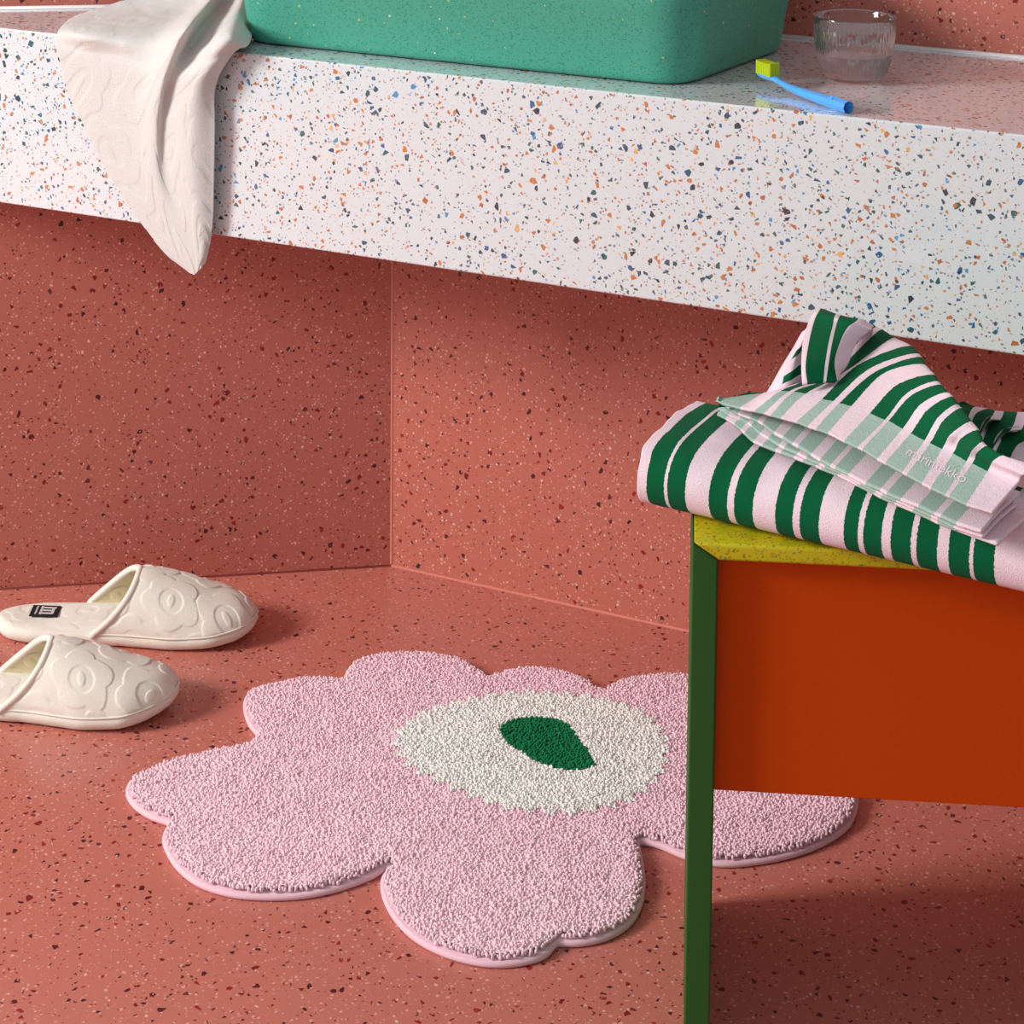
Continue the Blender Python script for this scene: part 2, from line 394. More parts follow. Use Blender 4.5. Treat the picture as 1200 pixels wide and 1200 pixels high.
# ------------------------------------------------------------------ cream towel over the counter edge
FP = ctr(0, DEP); 
def twp(x, y, off, top):
    if top:
        p = onz(x, y, HC+off)
        if (p-CORNER)@NL < .012: p = onpl(x, y, CORNER+NL*(.012+.5*off), NL)   # the cloth rises in front of the wall
        return p
    return onpl(x, y, FP+NR*off, NR)
O1 = [.003, .005, .006, .010, .024, .007, .018, .005]
TW = [
 (1, [(205, -16), (222, -17), (236, -18), (250, -18), (262, -24), (272, -15), (284, -20), (292, -14)], [.003, .004, .004, .008, .018, .008, .014, .004]),
 (1, [(104, 13), (150, 12), (192, 12), (222, 11), (248, -2), (258, 11), (282, 2), (294, 20)], [.003, .004, .005, .008, .026, .006, .022, .006]),
 (1, [(72, 31), (104, 36), (146, 38), (190, 38), (224, 26), (234, 40), (268, 34), (293, 50)], [.006, .008, .008, .010, .030, .008, .026, .010]),
 (0, [(68, 52), (102, 62), (142, 68), (178, 74), (205, 56), (210, 78), (246, 72), (274, 62)], [.004, .007, .009, .013, .030, .014, .026, .013]),
 (0, [(75, 90), (102, 100), (134, 106), (164, 110), (190, 97), (196, 112), (228, 108), (253, 100)], [.004, .007, .009, .013, .026, .014, .024, .013]),
 (0, [(94, 138), (113, 145), (138, 150), (162, 152), (182, 146), (193, 158), (224, 156), (252, 150)], [.004, .007, .009, .012, .020, .013, .021, .012]),
 (0, [(128, 204), (138, 207), (152, 208), (168, 208), (184, 205), (197, 205), (225, 204), (251, 200)], [.004, .006, .008, .011, .015, .012, .019, .011]),
 (0, [(162, 256), (168, 257), (177, 258), (188, 258), (200, 257), (213, 257), (232, 254), (250, 248)], [.004, .006, .008, .010, .012, .013, .016, .010]),
 (0, [(193, 296), (197, 297), (202, 298), (209, 299), (217, 299), (226, 298), (237, 293), (247, 281)], [.004, .006, .007, .009, .011, .012, .013, .009]),
 (0, [(222, 320), (223, 320.5), (224.5, 321), (226, 321.5), (227.5, 322), (229.5, 320.5), (235, 315), (241, 307)], [.005, .006, .007, .008, .009, .010, .010, .008]),
]
P = [[twp(x, y, o_, top) for (x, y), o_ in zip(pts, of)] for top, pts, of in TW]
B, tr, tcx = patch_points(P, list(range(10)), 260, list(range(8)), 200, catmull, catmull)
arcU = np.cumsum(np.concatenate([np.zeros((B.shape[0], 1)), np.linalg.norm(np.diff(B, axis=1), axis=2)], 1), 1)
arcV = np.cumsum(np.concatenate([np.zeros((1, B.shape[1])), np.linalg.norm(np.diff(B, axis=0), axis=2)], 0), 0)
du = np.gradient(B, axis=1); dvv = np.gradient(B, axis=0); nn = np.cross(dvv, du); nn /= np.linalg.norm(nn, axis=2)[:, :, None]+1e-12
if (nn@NR).mean() < 0: nn = -nn
B = B+nn*(flowers(arcU-arcU.mean(1)[:, None], arcV, .085, 5, .0005))[..., None]
o = cloth('hand_towel', B, tcx, tr, M_TOWEL_CREAM, thick=.0022, off=-1)
tag(o, 'cream terry hand towel draped over the white counter edge beside the green basin', 'towel')

# ------------------------------------------------------------------ slippers
def slipper(loc, rz, mirror, label, tagged, seed):
    root = empty('slipper', loc, rz); L = .285
    xs = [0, .006, .02, .05, .09, .13, .17, .20, .235, .262, .278, .2835, .285]
    hw = [.004, .016, .0275, .035, .0362, .0372, .0428, .0472, .0468, .0370, .0215, .0100, .003]
    cy = [0, 0, 0, 0, 0, .001, .003, .004, .004, .002, 0, 0, 0]
    W = lambda x: pchip(xs, hw, np.atleast_1d(x)); Cc = lambda x: pchip(xs, cy, np.atleast_1d(x))*mirror
    spring = lambda x: .010*np.clip((np.asarray(x)-.19)/.095, 0, 1)**2
    # outline loop
    xo = np.concatenate([(1-np.cos(np.linspace(0, pi, 70)))/2*L]); 
    loop = [(x, Cc(x)[0]-W(x)[0]) for x in xo]+[(x, Cc(x)[0]+W(x)[0]) for x in xo[::-1]]
    loop = np.array(loop); n = len(loop)
    c = np.stack([np.clip(loop[:, 0], .03, L-.035), np.array([Cc(x)[0] for x in loop[:, 0]])], 1)
    dirs = loop-c; ln = np.linalg.norm(dirs, axis=1)[:, None]; dirs = dirs/ln
    TH = .019
    profl = [(-.012, .0004), (-.005, .0012), (-.001, .004), (.0018, .009), (.0018, .013), (-.0005, .0165), (-.004, .0178), (-.006, .0176)]
    vs = []
    for k, (d, z) in enumerate(profl):
        q = loop+dirs*d
        wob = vnoise(loop[:, 0]*90, np.sign(dirs[:, 1])*3+z*60, seed)*.0006
        q = q+dirs*wob[:, None]
        for p in q: vs.append((p[0], p[1], z+float(spring(np.clip(p[0], 0, L)))))
    fs = gridfaces(len(profl), n, True)+[tuple(range(n))[::-1], tuple((len(profl)-1)*n+k for k in range(n))]
    o = mesh('sole', vs, fs, M_CREAM, root); fixn(o)
    # footbed with relief
    nx_, ny_ = 240, 90
    X = np.linspace(.002, L-.002, nx_)[None, :]*np.ones((ny_, 1)); T = np.linspace(-1, 1, ny_)[:, None]*np.ones((1, nx_))
    w_ = W(X[0])[None, :]; c_ = Cc(X[0])[None, :]
    Y = c_+T*(w_-.0025)
    Z = .0172+.0035*(1-T**4)+spring(X)*.9-.003*np.exp(-((X-.05)/.03)**2)*(1-T**2)
    Z = Z+flowers(X, Y, .062, seed+8, .0006)*(1-T**8)
    B = np.stack([X, Y, Z], 2)
    cloth('footbed', B, X[0], T[:, 0], M_CREAM, root, thick=.003, off=-1)
    # upper
    nu, nt_ = 190, 170
    TT = np.linspace(-1, 1, nt_)
    def hgt(x): return pchip([.09, .12, .15, .16, .19, .215, .24, .262, .276, .283], [.036, .046, .0570, .0585, .0520, .0440, .0330, .0230, .0130, .0030], np.atleast_1d(x))
    xop = .158-np.where(TT < 0, .046*np.abs(TT)**3.2, .066*np.abs(TT)**1.25)
    def surf(x, t, infl=0.0):
        w0 = W(x); h = hgt(x)
        s = np.sign(t)*(1-(1-abs(t))**1.35)
        y = Cc(x)+s*(w0+.0012-infl)*(1+.05*np.sin(np.pi*abs(t))**2)
        z = .0150+spring(x)+(h-infl)*np.power(np.clip(1-abs(s)**2.15, 0, 1), .62)
        return x, y, z
    G = np.zeros((nt_, nu, 3))
    for i, t in enumerate(TT):
        u = np.linspace(0, 1, nu); x = xop[i]+(L-.0012-xop[i])*(1-(1-u)**1.25)
        a, b_, c2 = surf(x, t); G[i, :, 0] = a; G[i, :, 1] = b_; G[i, :, 2] = c2
    arc = np.cumsum(np.concatenate([np.zeros((1, nu)), np.linalg.norm(np.diff(G, axis=0), axis=2)], 0), 0); arc = arc-arc[nt_//2][None, :]
    gu = np.gradient(G, axis=1); gv = np.gradient(G, axis=0); nn = np.cross(gu, gv); nn /= np.linalg.norm(nn, axis=2)[:, :, None]+1e-12
    if nn[..., 2].mean() < 0: nn = -nn
    fade = np.clip((1-np.abs(TT))/.05, 0, 1)[:, None]
    G2 = G+nn*(flowers(G[..., 0], arc+.01*seed, .068, seed, .0009)*fade)[..., None]
    o = cloth('upper', G2, np.linspace(0, 1, nu), TT, M_CREAM, root, thick=.0035, off=-1)
    o.data.materials.append(M_CREAM_IN); o.modifiers['thickness'].material_offset = 1; o.modifiers['thickness'].material_offset_rim = 0
    rim = [(G[i, 0]+V3(-.0008, 0, -.0012)) for i in range(0, nt_, 3)]
    tube('collar', rim, .0036, M_CREAM, root, n=10)
    # piped seam between upper and sole
    seam = []
    for p, d in zip(loop, dirs):
        if p[0] > .112: seam.append((p[0]+d[0]*.0012, p[1]+d[1]*.0012, .0162+float(spring(np.clip(p[0], 0, L)))))
    tube('seam', seam, .0011, M_CREAM, root, n=6)
    if tagged:
        tg = empty('woven_tag', (0, 0, 0)); tg.parent = root
        zt = .0215
        tg.location = (.0505, .006, zt-.0012); tg.rotation_euler = (0, radians(2.5), radians(3))
        mo = box('patch', -.0155, .0155, -.0125, .0125, -.0006, .0006, M_TAG, tg, .0003)
        mo.name = 'tag_patch'
        vs = []; fs = []
        def q(x0, x1, y0, y1, z0=.0005, z1=.0010):
            k = len(vs)
            for z in (z0, z1): vs.extend([(x0, y0, z), (x1, y0, z), (x1, y1, z), (x0, y1, z)])
            fs.extend([(k, k+1, k+5, k+4), (k+1, k+2, k+6, k+5), (k+2, k+3, k+7, k+6), (k+3, k, k+4, k+7), (k+4, k+5, k+6, k+7)])
        # letter m lying on its side: three strokes with feet, joined at the right
        for yy in (-.0065, 0, .0065): q(-.004, .0095, yy-.0014, yy+.0014); q(-.0055, -.0028, yy-.0026, yy+.0026)
        q(.0070, .0100, -.0075, .0078); q(.0085, .0112, .0050, .0082)
        o = mesh('letter_mark', vs, fs, M_THREAD, mo, smooth=False)
        cu = bpy.data.curves.new('word', 'FONT'); cu.body = 'marimekko'; cu.size = .0042; cu.align_x = 'CENTER'; cu.extrude = .0001
        to = bpy.data.objects.new('word', cu); COL.objects.link(to)
        dg = bpy.context.evaluated_depsgraph_get(); me = bpy.data.meshes.new_from_object(to.evaluated_get(dg)); bpy.data.objects.remove(to)
        me.transform(Matrix.Translation((-.0105, 0, .0008)) @ Matrix.Rotation(-pi/2, 4, 'Z'))
        link('lettering', me, M_THREAD, mo, False)
        mo.parent = root; mo.matrix_parent_inverse = Matrix.Identity(4)
        mo.location = tg.location; mo.rotation_euler = tg.rotation_euler
        bpy.data.objects.remove(tg)
        mo['label'] = 'black woven tag with a white letter mark'
    tag(root, label, 'slipper', 'pair of cream slippers')
    return root
slipper((-.5585, 2.1530, 0), radians(-1.5), 1, 'cream terry slipper nearest the wall, black woven tag on its heel', True, 3)
slipper((-.6190, 1.9950, 0), radians(-1.5), -1, 'cream terry slipper in front of the other, its heel cut off by the frame', False, 11)

# ------------------------------------------------------------------ flower bath rug
ZP = .014
OL = [  # (x, y, z) trace of the edge: front edges on the floor, back edges at pile height
 (300, 861, .004), (290, 846, .006), (285, 828, .008), (286, 812, .010), (296, 800, ZP), (330, 791, ZP), (368, 786, ZP), (402, 788, ZP),
 (405, 777, ZP), (418, 766, ZP), (445, 759, ZP), (485, 757, ZP), (520, 760, ZP), (548, 768, ZP), (573, 785, ZP),
 (595, 778, ZP), (625, 775, ZP), (655, 778, ZP), (680, 786, ZP), (706, 800, ZP),
 (725, 791, ZP), (755, 784, ZP), (795, 782, ZP), (840, 786, ZP), (880, 797, ZP), (908, 812, ZP), (922, 828, ZP),
 (945, 848, ZP), (975, 872, .012), (997, 900, .010), (1006, 928, .008), (1005, 950, .004), (995, 972, .002), (970, 992, 0), (935, 1006, 0), (895, 1015, 0), (855, 1019, 0), (825, 1016, 0), (798, 1008, 0), (772, 997, 0), (750, 990, .002),
 (755, 1015, .003), (757, 1040, .002), (752, 1068, .001), (738, 1090, 0), (712, 1105, 0), (680, 1112, 0), (654, 1112, 0),
 (640, 1126, 0), (615, 1134, 0), (580, 1137, 0), (545, 1132, 0), (510, 1120, 0), (480, 1102, 0), (458, 1078, 0), (447, 1052, .002), (446, 1032, .002), (454, 1021, .002),
 (430, 1036, 0), (395, 1048, 0), (355, 1056, 0), (310, 1058, 0), (268, 1054, 0), (230, 1041, 0), (205, 1021, 0), (192, 998, .001), (190, 982, .002), (197, 968, .002),
 (176, 963, 0), (156, 950, 0), (147, 932, .003), (151, 912, .008), (172, 893, ZP), (205, 881, ZP), (250, 871, ZP), (290, 862, ZP)]
op = np.array([onz(*p)[:2] for p in OL]); RC = V3(*onz(600, 930, 0))
NOTCH = {0, 7, 14, 19, 26, 40, 47, 57, 67}
def smooth_loop(pts, notch, sub=8):
    N = len(pts); out = []
    for i in range(N):
        p0, p1, p2, p3 = pts[i-1], pts[i], pts[(i+1) % N], pts[(i+2) % N]
        m1 = (p2-p0)/2 if i not in notch else (p2-p1); m2 = (p3-p1)/2 if (i+1) % N not in notch else (p2-p1)
        for k in range(sub):
            t = k/sub; out.append((2*t**3-3*t**2+1)*p1+(t**3-2*t**2+t)*m1+(-2*t**3+3*t**2)*p2+(t**3-t**2)*m2)
    return np.array(out)
loop = smooth_loop(op, NOTCH, 6)
def inside_dist(Q, poly):
    a = poly; b_ = np.roll(poly, -1, 0); ins = np.zeros(len(Q), bool); dmin = np.full(len(Q), 1e9)
    for p, q in zip(a, b_):
        c = ((p[1] > Q[:, 1]) != (q[1] > Q[:, 1])) & (Q[:, 0] < (q[0]-p[0])*(Q[:, 1]-p[1])/(q[1]-p[1]+1e-15)+p[0]); ins ^= c
        d = q-p; t = np.clip(((Q-p)@d)/(d@d), 0, 1); dmin = np.minimum(dmin, np.linalg.norm(Q-p-t[:, None]*d, axis=1))
    return ins, dmin
rug = empty('bath_rug', (RC[0], RC[1], 0))
RH = .0115
def pile_h(d): return .006+(RH-.006)*np.sqrt(np.clip(1-(1-np.clip(d/.013, 0, 1))**2, 0, 1))
# white eye outline (jagged) and green seed outline
ew = []
wc = [(466, 862), (475, 850), (500, 834), (540, 822), (585, 814), (625, 811), (670, 814), (715, 821), (750, 833), (772, 850), (781, 868), (780, 892), (768, 915), (745, 932), (712, 945), (672, 952), (630, 950), (590, 944), (550, 930), (510, 912), (482, 895), (468, 878)]
wcp = smooth_loop(np.array([onz(x, y, RH)[:2] for x, y in wc]), set(), 6)
cen = wcp.mean(0)
per = np.concatenate([[0], np.cumsum(np.linalg.norm(np.diff(wcp, axis=0), axis=1))])
sfine = np.linspace(0, per[-1], 38*5, endpoint=False)
wx = np.stack([np.interp(sfine, per, wcp[:, 0]), np.interp(sfine, per, wcp[:, 1])], 1)
zz_ = np.array([(-.0045, 0.000, .0060, .003, -.003)[k % 5] for k in range(len(wx))])*(.7+.6*RNG.random(len(wx)))
dd = wx-cen; wx = wx+dd/np.linalg.norm(dd, axis=1)[:, None]*zz_[:, None]
gp = [(586, 853), (594, 845), (612, 840), (636, 839), (658, 843), (670, 854), (682, 870), (692, 884), (698, 895), (686, 899), (664, 900), (644, 896), (622, 886), (604, 875), (591, 865)]
gpl = smooth_loop(np.array([onz(x, y, RH+.002)[:2] for x, y in gp]), {8, 0}, 4)
# base body
st = .0025; gx = np.arange(loop[:, 0].min(), loop[:, 0].max()+st, st); gy = np.arange(loop[:, 1].min(), loop[:, 1].max()+st, st)
GX, GY = np.meshgrid(gx, gy); Q = np.stack([GX.ravel(), GY.ravel()], 1); ins, dm = inside_dist(Q, loop)
keep = ins & (dm > .007); Z = np.where(keep, pile_h(dm)-.0011, 0).reshape(GX.shape); kp = keep.reshape(GX.shape)
idx = -np.ones(GX.shape, int); idx[kp] = np.arange(kp.sum()); fs = []
for i in range(GX.shape[0]-1):
    for j in range(GX.shape[1]-1):
        if kp[i, j] and kp[i, j+1] and kp[i+1, j] and kp[i+1, j+1]: fs.append((idx[i, j], idx[i, j+1], idx[i+1, j+1], idx[i+1, j]))
vs = np.stack([GX[kp]-RC[0], GY[kp]-RC[1], Z[kp]], 1)
GV = vs; GF = np.array(fs)
gcen = GV[GF].mean(1)[:, :2]+RC[:2]
giw, _a = inside_dist(gcen, wx); gig, _b = inside_dist(gcen, gpl)
def shrink(pl, d):
    nx = np.roll(pl, -1, 0)-np.roll(pl, 1, 0); nx /= np.linalg.norm(nx, axis=1)[:, None]+1e-12; nn = np.stack([nx[:, 1], -nx[:, 0]], 1)
    t = pl+nn*.002; i0, _ = inside_dist(t, pl)
    return pl+nn*d*np.where(i0.mean() > .5, 1, -1)
inn = shrink(loop, .0032)
bk = shrink(loop, .0028); prism('backing', [(p[0]-RC[0], p[1]-RC[1]) for p in bk], .0006, .0058, M_RUG_PINK, rug)
tube('binding', [(p[0]-RC[0], p[1]-RC[1], .0031) for p in inn], .0030, M_RUG_BIND, rug, n=8, closed=True)
# tufts
sp_ = .0029; a_ = radians(-25); ca, sa = cos(a_), sin(a_)
ext = .55; ii = np.arange(-ext, ext, sp_); TX, TY = np.meshgrid(ii, ii*1.0); TX = TX+RNG.normal(0, sp_*.24, TX.shape); TY = TY+RNG.normal(0, sp_*.24, TY.shape)
Q = np.stack([(TX*ca-TY*sa).ravel()+RC[0], (TX*sa+TY*ca).ravel()+RC[1]], 1)
bb = (Q[:, 0] > loop[:, 0].min()) & (Q[:, 0] < loop[:, 0].max()) & (Q[:, 1] > loop[:, 1].min()) & (Q[:, 1] < loop[:, 1].max()); Q = Q[bb]
ins, dm = inside_dist(Q, loop); ok = ins & (dm > .0036); Q = Q[ok]; dm = dm[ok]
iw, dw = inside_dist(Q, wx); ig, dgp = inside_dist(Q, gpl)
# icosahedron
ph = (1+5**.5)/2
IV = np.array([(-1, ph, 0), (1, ph, 0), (-1, -ph, 0), (1, -ph, 0), (0, -1, ph), (0, 1, ph), (0, -1, -ph), (0, 1, -ph), (ph, 0, -1), (ph, 0, 1), (-ph, 0, -1), (-ph, 0, 1)], float); IV /= np.linalg.norm(IV[0])
IF = np.array([(0, 11, 5), (0, 5, 1), (0, 1, 7), (0, 7, 10), (0, 10, 11), (1, 5, 9), (5, 11, 4), (11, 10, 2), (10, 7, 6), (7, 1, 8), (3, 9, 4), (3, 4, 2), (3, 2, 6), (3, 6, 8), (3, 8, 9), (4, 9, 5), (2, 4, 11), (6, 2, 10), (8, 6, 7), (9, 8, 1)])
def tufts(name, sel, mat, extra=0, label=None, gsel=None):
    q = Q[sel]; d = dm[sel]; n = len(q)
    h = pile_h(d)+extra+RNG.normal(0, .0004, n)+vnoise(q[:, 0]*60, q[:, 1]*60, 2)*.0006
    # random orientation
    th = RNG.normal(0, .45, n); az = RNG.random(n)*2*pi; az2 = RNG.random(n)*2*pi
    sx = RNG.uniform(.0014, .0020, n); sy = RNG.uniform(.0011, .0016, n); sz = RNG.uniform(.0020, .0030, n)
    Vv = np.stack([IV[None, :, 0]*sx[:, None], IV[None, :, 1]*sy[:, None], IV[None, :, 2]*sz[:, None]], 2)
    c, s = np.cos(az2)[:, None], np.sin(az2)[:, None]; x = Vv[..., 0]*c-Vv[..., 1]*s; y = Vv[..., 0]*s+Vv[..., 1]*c; z = Vv[..., 2]
    c, s = np.cos(th)[:, None], np.sin(th)[:, None]; x, z = x*c+z*s, -x*s+z*c
    c, s = np.cos(az)[:, None], np.sin(az)[:, None]; x, y = x*c-y*s, x*s+y*c
    Vv = np.stack([x+(q[:, 0]-RC[0])[:, None], y+(q[:, 1]-RC[1])[:, None], z+(h-.0013)[:, None]], 2).reshape(-1, 3)
    Vv[:, 2] = np.maximum(Vv[:, 2], .0012)
    Fv = (IF[None]+12*np.arange(n)[:, None, None]).reshape(-1, 3)
    G = GF[gsel]; gv = GV+V3(0, 0, extra); k0 = len(Vv); Vv = np.concatenate([Vv, gv])      # the close pile between the tufts
    Fv = np.concatenate([Fv, G[:, [0, 1, 2]]+k0, G[:, [0, 2, 3]]+k0])
    used = np.zeros(len(Vv), bool); used[Fv.ravel()] = True; mp_ = np.cumsum(used)-1; Vv = Vv[used]; Fv = mp_[Fv]
    me = bpy.data.meshes.new(name); me.vertices.add(len(Vv)); me.vertices.foreach_set('co', Vv.ravel().astype(np.float32))
    me.loops.add(Fv.size); me.loops.foreach_set('vertex_index', Fv.ravel().astype(np.int32))
    me.polygons.add(len(Fv)); me.polygons.foreach_set('loop_start', (np.arange(len(Fv))*3).astype(np.int32)); me.polygons.foreach_set('loop_total', np.full(len(Fv), 3, np.int32))
    me.update(calc_edges=True)
    o = link(name, me, mat, rug)
    if label: o['label'] = label
    return o
tufts('petal_pile', ~iw & ~ig, M_RUG_PINK, 0, 'pink terry pile', ~giw & ~gig)
tufts('center_pile', iw & ~ig & (dgp > .0008), M_RUG_WHITE, .0012, 'off-white jagged oval of pile', giw & ~gig)
tufts('seed_pile', ig, M_RUG_GREEN, .0018, 'green leaf-shaped pile in the middle', gig)
tag(rug, 'pink flower-shaped tufted bath rug with white centre and green seed lying on the floor', 'rug')

# ------------------------------------------------------------------ stool
K = 1.048; SC = onz(811, 636, .42); SC[2] = 0; SYAW = -.088
stool = empty('stool', SC, SYAW)
SW, SD, SH = .44, .215, .42; tg_, ty_ = .0194, .0131
def extr_y(name, poly_xz, y0, y1, mat, bev=.0012):
    n = len(poly_xz); vs = [(p[0], y0, p[1]) for p in poly_xz]+[(p[0], y1, p[1]) for p in poly_xz]
    fs = [list(range(n)), list(range(n, 2*n))[::-1]]+[(i, (i+1) % n, n+(i+1) % n, n+i) for i in range(n)]
    o = mesh(name, vs, fs, mat, stool, False); fixn(o); bevel(o, bev*1.3); return o
extr_y('side_panel', [(0, 0), (tg_, 0), (tg_, SH-ty_), (0, SH)], 0, SD, M_STOOL_G)
extr_y('side_panel', [(SW-tg_, 0), (SW, 0), (SW, SH), (SW-tg_, SH-ty_)], 0, SD, M_STOOL_G)
extr_y('seat', [(0.0002, SH), (tg_+.0002, SH-ty_), (SW-tg_-.0002, SH-ty_), (SW-.0002, SH)], 0, SD, M_YEL, .002)
for c in stool.children:
    if c.name.startswith('seat'): c['label'] = 'yellow speckled seat board'
    else: c['label'] = 'green side board'
pf = .012
o = box('front_panel', tg_, SW-tg_, pf, pf+.014, .2225, SH-ty_-.0003, M_ORANGE, stool, .0008); o['label'] = 'orange board under the seat'
tag(stool, 'low stool with green sides, yellow speckled seat and orange front board', 'stool')

# ------------------------------------------------------------------ striped towels
GREEN, PINK, SAGE = (0, 92, 54), (236, 214, 224), (164, 190, 178)
def stripe_mat(name, bounds, n, first='p', band=None):
    """bounds: positions 0..1 in U where colour flips; band: V below which green turns sage"""
    m, nt, b = newmat(name, PINK, .95, .15)
    uv = nd(nt, 'ShaderNodeUVMap'); sx = nd(nt, 'ShaderNodeSeparateXYZ'); nt.links.new(uv.outputs[0], sx.inputs[0])
    tc = nd(nt, 'ShaderNodeTexCoord'); nz = nd(nt, 'ShaderNodeTexNoise'); nz.inputs['Scale'].default_value = 650; nz.inputs['Detail'].default_value = 1
    nt.links.new(tc.outputs['Object'], nz.inputs['Vector'])
    u = math_(nt, 'MULTIPLY_ADD', math_(nt, 'SUBTRACT', nz.outputs[0], .5), .0045, math_(nt, 'DIVIDE', sx.outputs[0], float(n)))
    st = []; cur = first
    st.append((0, PINK if cur == 'p' else GREEN))
    for p in bounds:
        cur = 'g' if cur == 'p' else 'p'; st.append((p/n, PINK if cur == 'p' else GREEN))
    def build(gc):
        return ramp(nt, u, [(p, gc if c == GREEN else c) for p, c in st])
    col = build(GREEN)
    if band is not None:
        mk = math_(nt, 'LESS_THAN', math_(nt, 'MULTIPLY_ADD', math_(nt, 'SUBTRACT', nz.outputs[0], .5), .03, sx.outputs[1]), band)
        col = mixc(nt, mk, col, build(SAGE))
    n2 = nd(nt, 'ShaderNodeTexNoise'); n2.inputs['Scale'].default_value = 1100; n2.inputs['Detail'].default_value = 2
    nt.links.new(tc.outputs['Object'], n2.inputs['Vector'])
    hsv = nd(nt, 'ShaderNodeHueSaturation'); nt.links.new(col, hsv.inputs['Color'])
    nt.links.new(math_(nt, 'MULTIPLY_ADD', n2.outputs[0], .3, .85), hsv.inputs['Value']); nt.links.new(hsv.outputs[0], b.inputs['Base Color'])
    bp = nd(nt, 'ShaderNodeBump'); bp.inputs['Strength'].default_value = .45; bp.inputs['Distance'].default_value = .0015
    nt.links.new(n2.outputs[0], bp.inputs['Height'])
    nt.links.new(bp.outputs[0], b.inputs['Normal'])
    b.inputs['Sheen Weight'].default_value = .02
    return m
# folded bath towel: rounded fold swept along its length
def zk(z): return .42+(z-.45)*K
TO = onz(811, 600, .42); TO[2] = 0; TA = V3(.870, -.494, 0); TA /= np.linalg.norm(TA); TN = V3(-TA[1], TA[0], 0)
px = [748, 759, 780, 784, 805, 831, 852, 860, 882, 908, 930, 938, 960, 989, 1007, 1013, 1034, 1045, 1068, 1075, 1099, 1111, 1136, 1140, 1166]
def u_of(x):
    lo, hi = -.2, .5
    for _ in range(40):
        mid = (lo+hi)/2; p = TO+TA*mid+TN*(-.024)+V3(0, 0, zk(.474))
        if px_of(p)[0] < x: lo = mid
        else: hi = mid
    return lo
ub = [u_of(x) for x in px]; U0, U1 = ub[0], .315
UL = U1-U0
M_ST1 = stripe_mat('striped terry bath towel', [(u-U0) for u in ub[1:]], UL, 'p')
prf = np.array([(.093, .4515), (.07, .4512), (.03, .4512), (.0, .4515), (-.012, .4545), (-.021, .461), (-.0255, .471), (-.0245, .482), (-.018, .4915), (-.006, .498), (.012, .5015), (.04, .503), (.065, .5030), (.082, .500), (.093, .495)])
prf[:, 0] *= K; prf[:, 1] = zk(prf[:, 1])
tt = np.concatenate([[0], np.cumsum(np.linalg.norm(np.diff(prf, axis=0), axis=1))]); ts = np.linspace(0, tt[-1], 190); pw = catmull(tt, prf, ts)
us = np.linspace(U0, U1, 330)
B = np.zeros((len(ts), len(us), 3))
for i, (w_, z_) in enumerate(pw):
    f = np.clip((z_-zk(.4515))/.05, 0, 1)
    nz1 = vnoise(us*22+3, np.full_like(us, ts[i]*18), 4)*.0018+vnoise(us*60, np.full_like(us, ts[i]*50), 9)*.0006
    B[i] = TO[None]+TA[None]*us[:, None]+TN[None]*(w_)+V3(0, 0, 1)[None]*(z_+nz1[:, None]*f)
    B[i] -= TN[None]*(nz1[:, None]*f)
    # gently ragged selvage at the left end
    e = np.clip(1-(us-U0)/.02, 0, 1)
    B[i] -= TA[None]*(e*(.0010*sin(ts[i]*120)+.0004*sin(ts[i]*310+1))*f)[:, None]
o = cloth('bath_towel', B, us-U0, ts, M_ST1, thick=.004, off=1 if False else -1)
# orient outward and close the ends with inner folded layers
BT = o
tag(BT, 'thick green and pink striped bath towel folded flat on the yellow stool seat', 'towel')
# inner layers of the fold seen at the ends
def inner(k, zc, rr):
    pp = np.array([(.088, zc-rr), (.05, zc-rr), (.0, zc-rr*.95), (-.010-rr*.2, zc-rr*.5), (-.012-rr*.3, zc), (-.010-rr*.2, zc+rr*.5), (.0, zc+rr*.95), (.05, zc+rr), (.088, zc+rr*.8)])
    pp[:, 0] *= K; pp[:, 1] = zk(pp[:, 1])
    tt2 = np.concatenate([[0], np.cumsum(np.linalg.norm(np.diff(pp, axis=0), axis=1))]); ts2 = np.linspace(0, tt2[-1], 60); q2 = catmull(tt2, pp, ts2)
    us2 = np.linspace(U0+.003, U1-.003, 60); B2 = np.zeros((60, 60, 3))
    for i, (w_, z_) in enumerate(q2): B2[i] = TO[None]+TA[None]*us2[:, None]+TN[None]*w_+V3(0, 0, 1)[None]*z_
    cloth('inner_fold', B2, us2-U0, ts2, M_ST1, BT, thick=.004)
inner(0, .4765, .0165); inner(1, .4765, .0085)

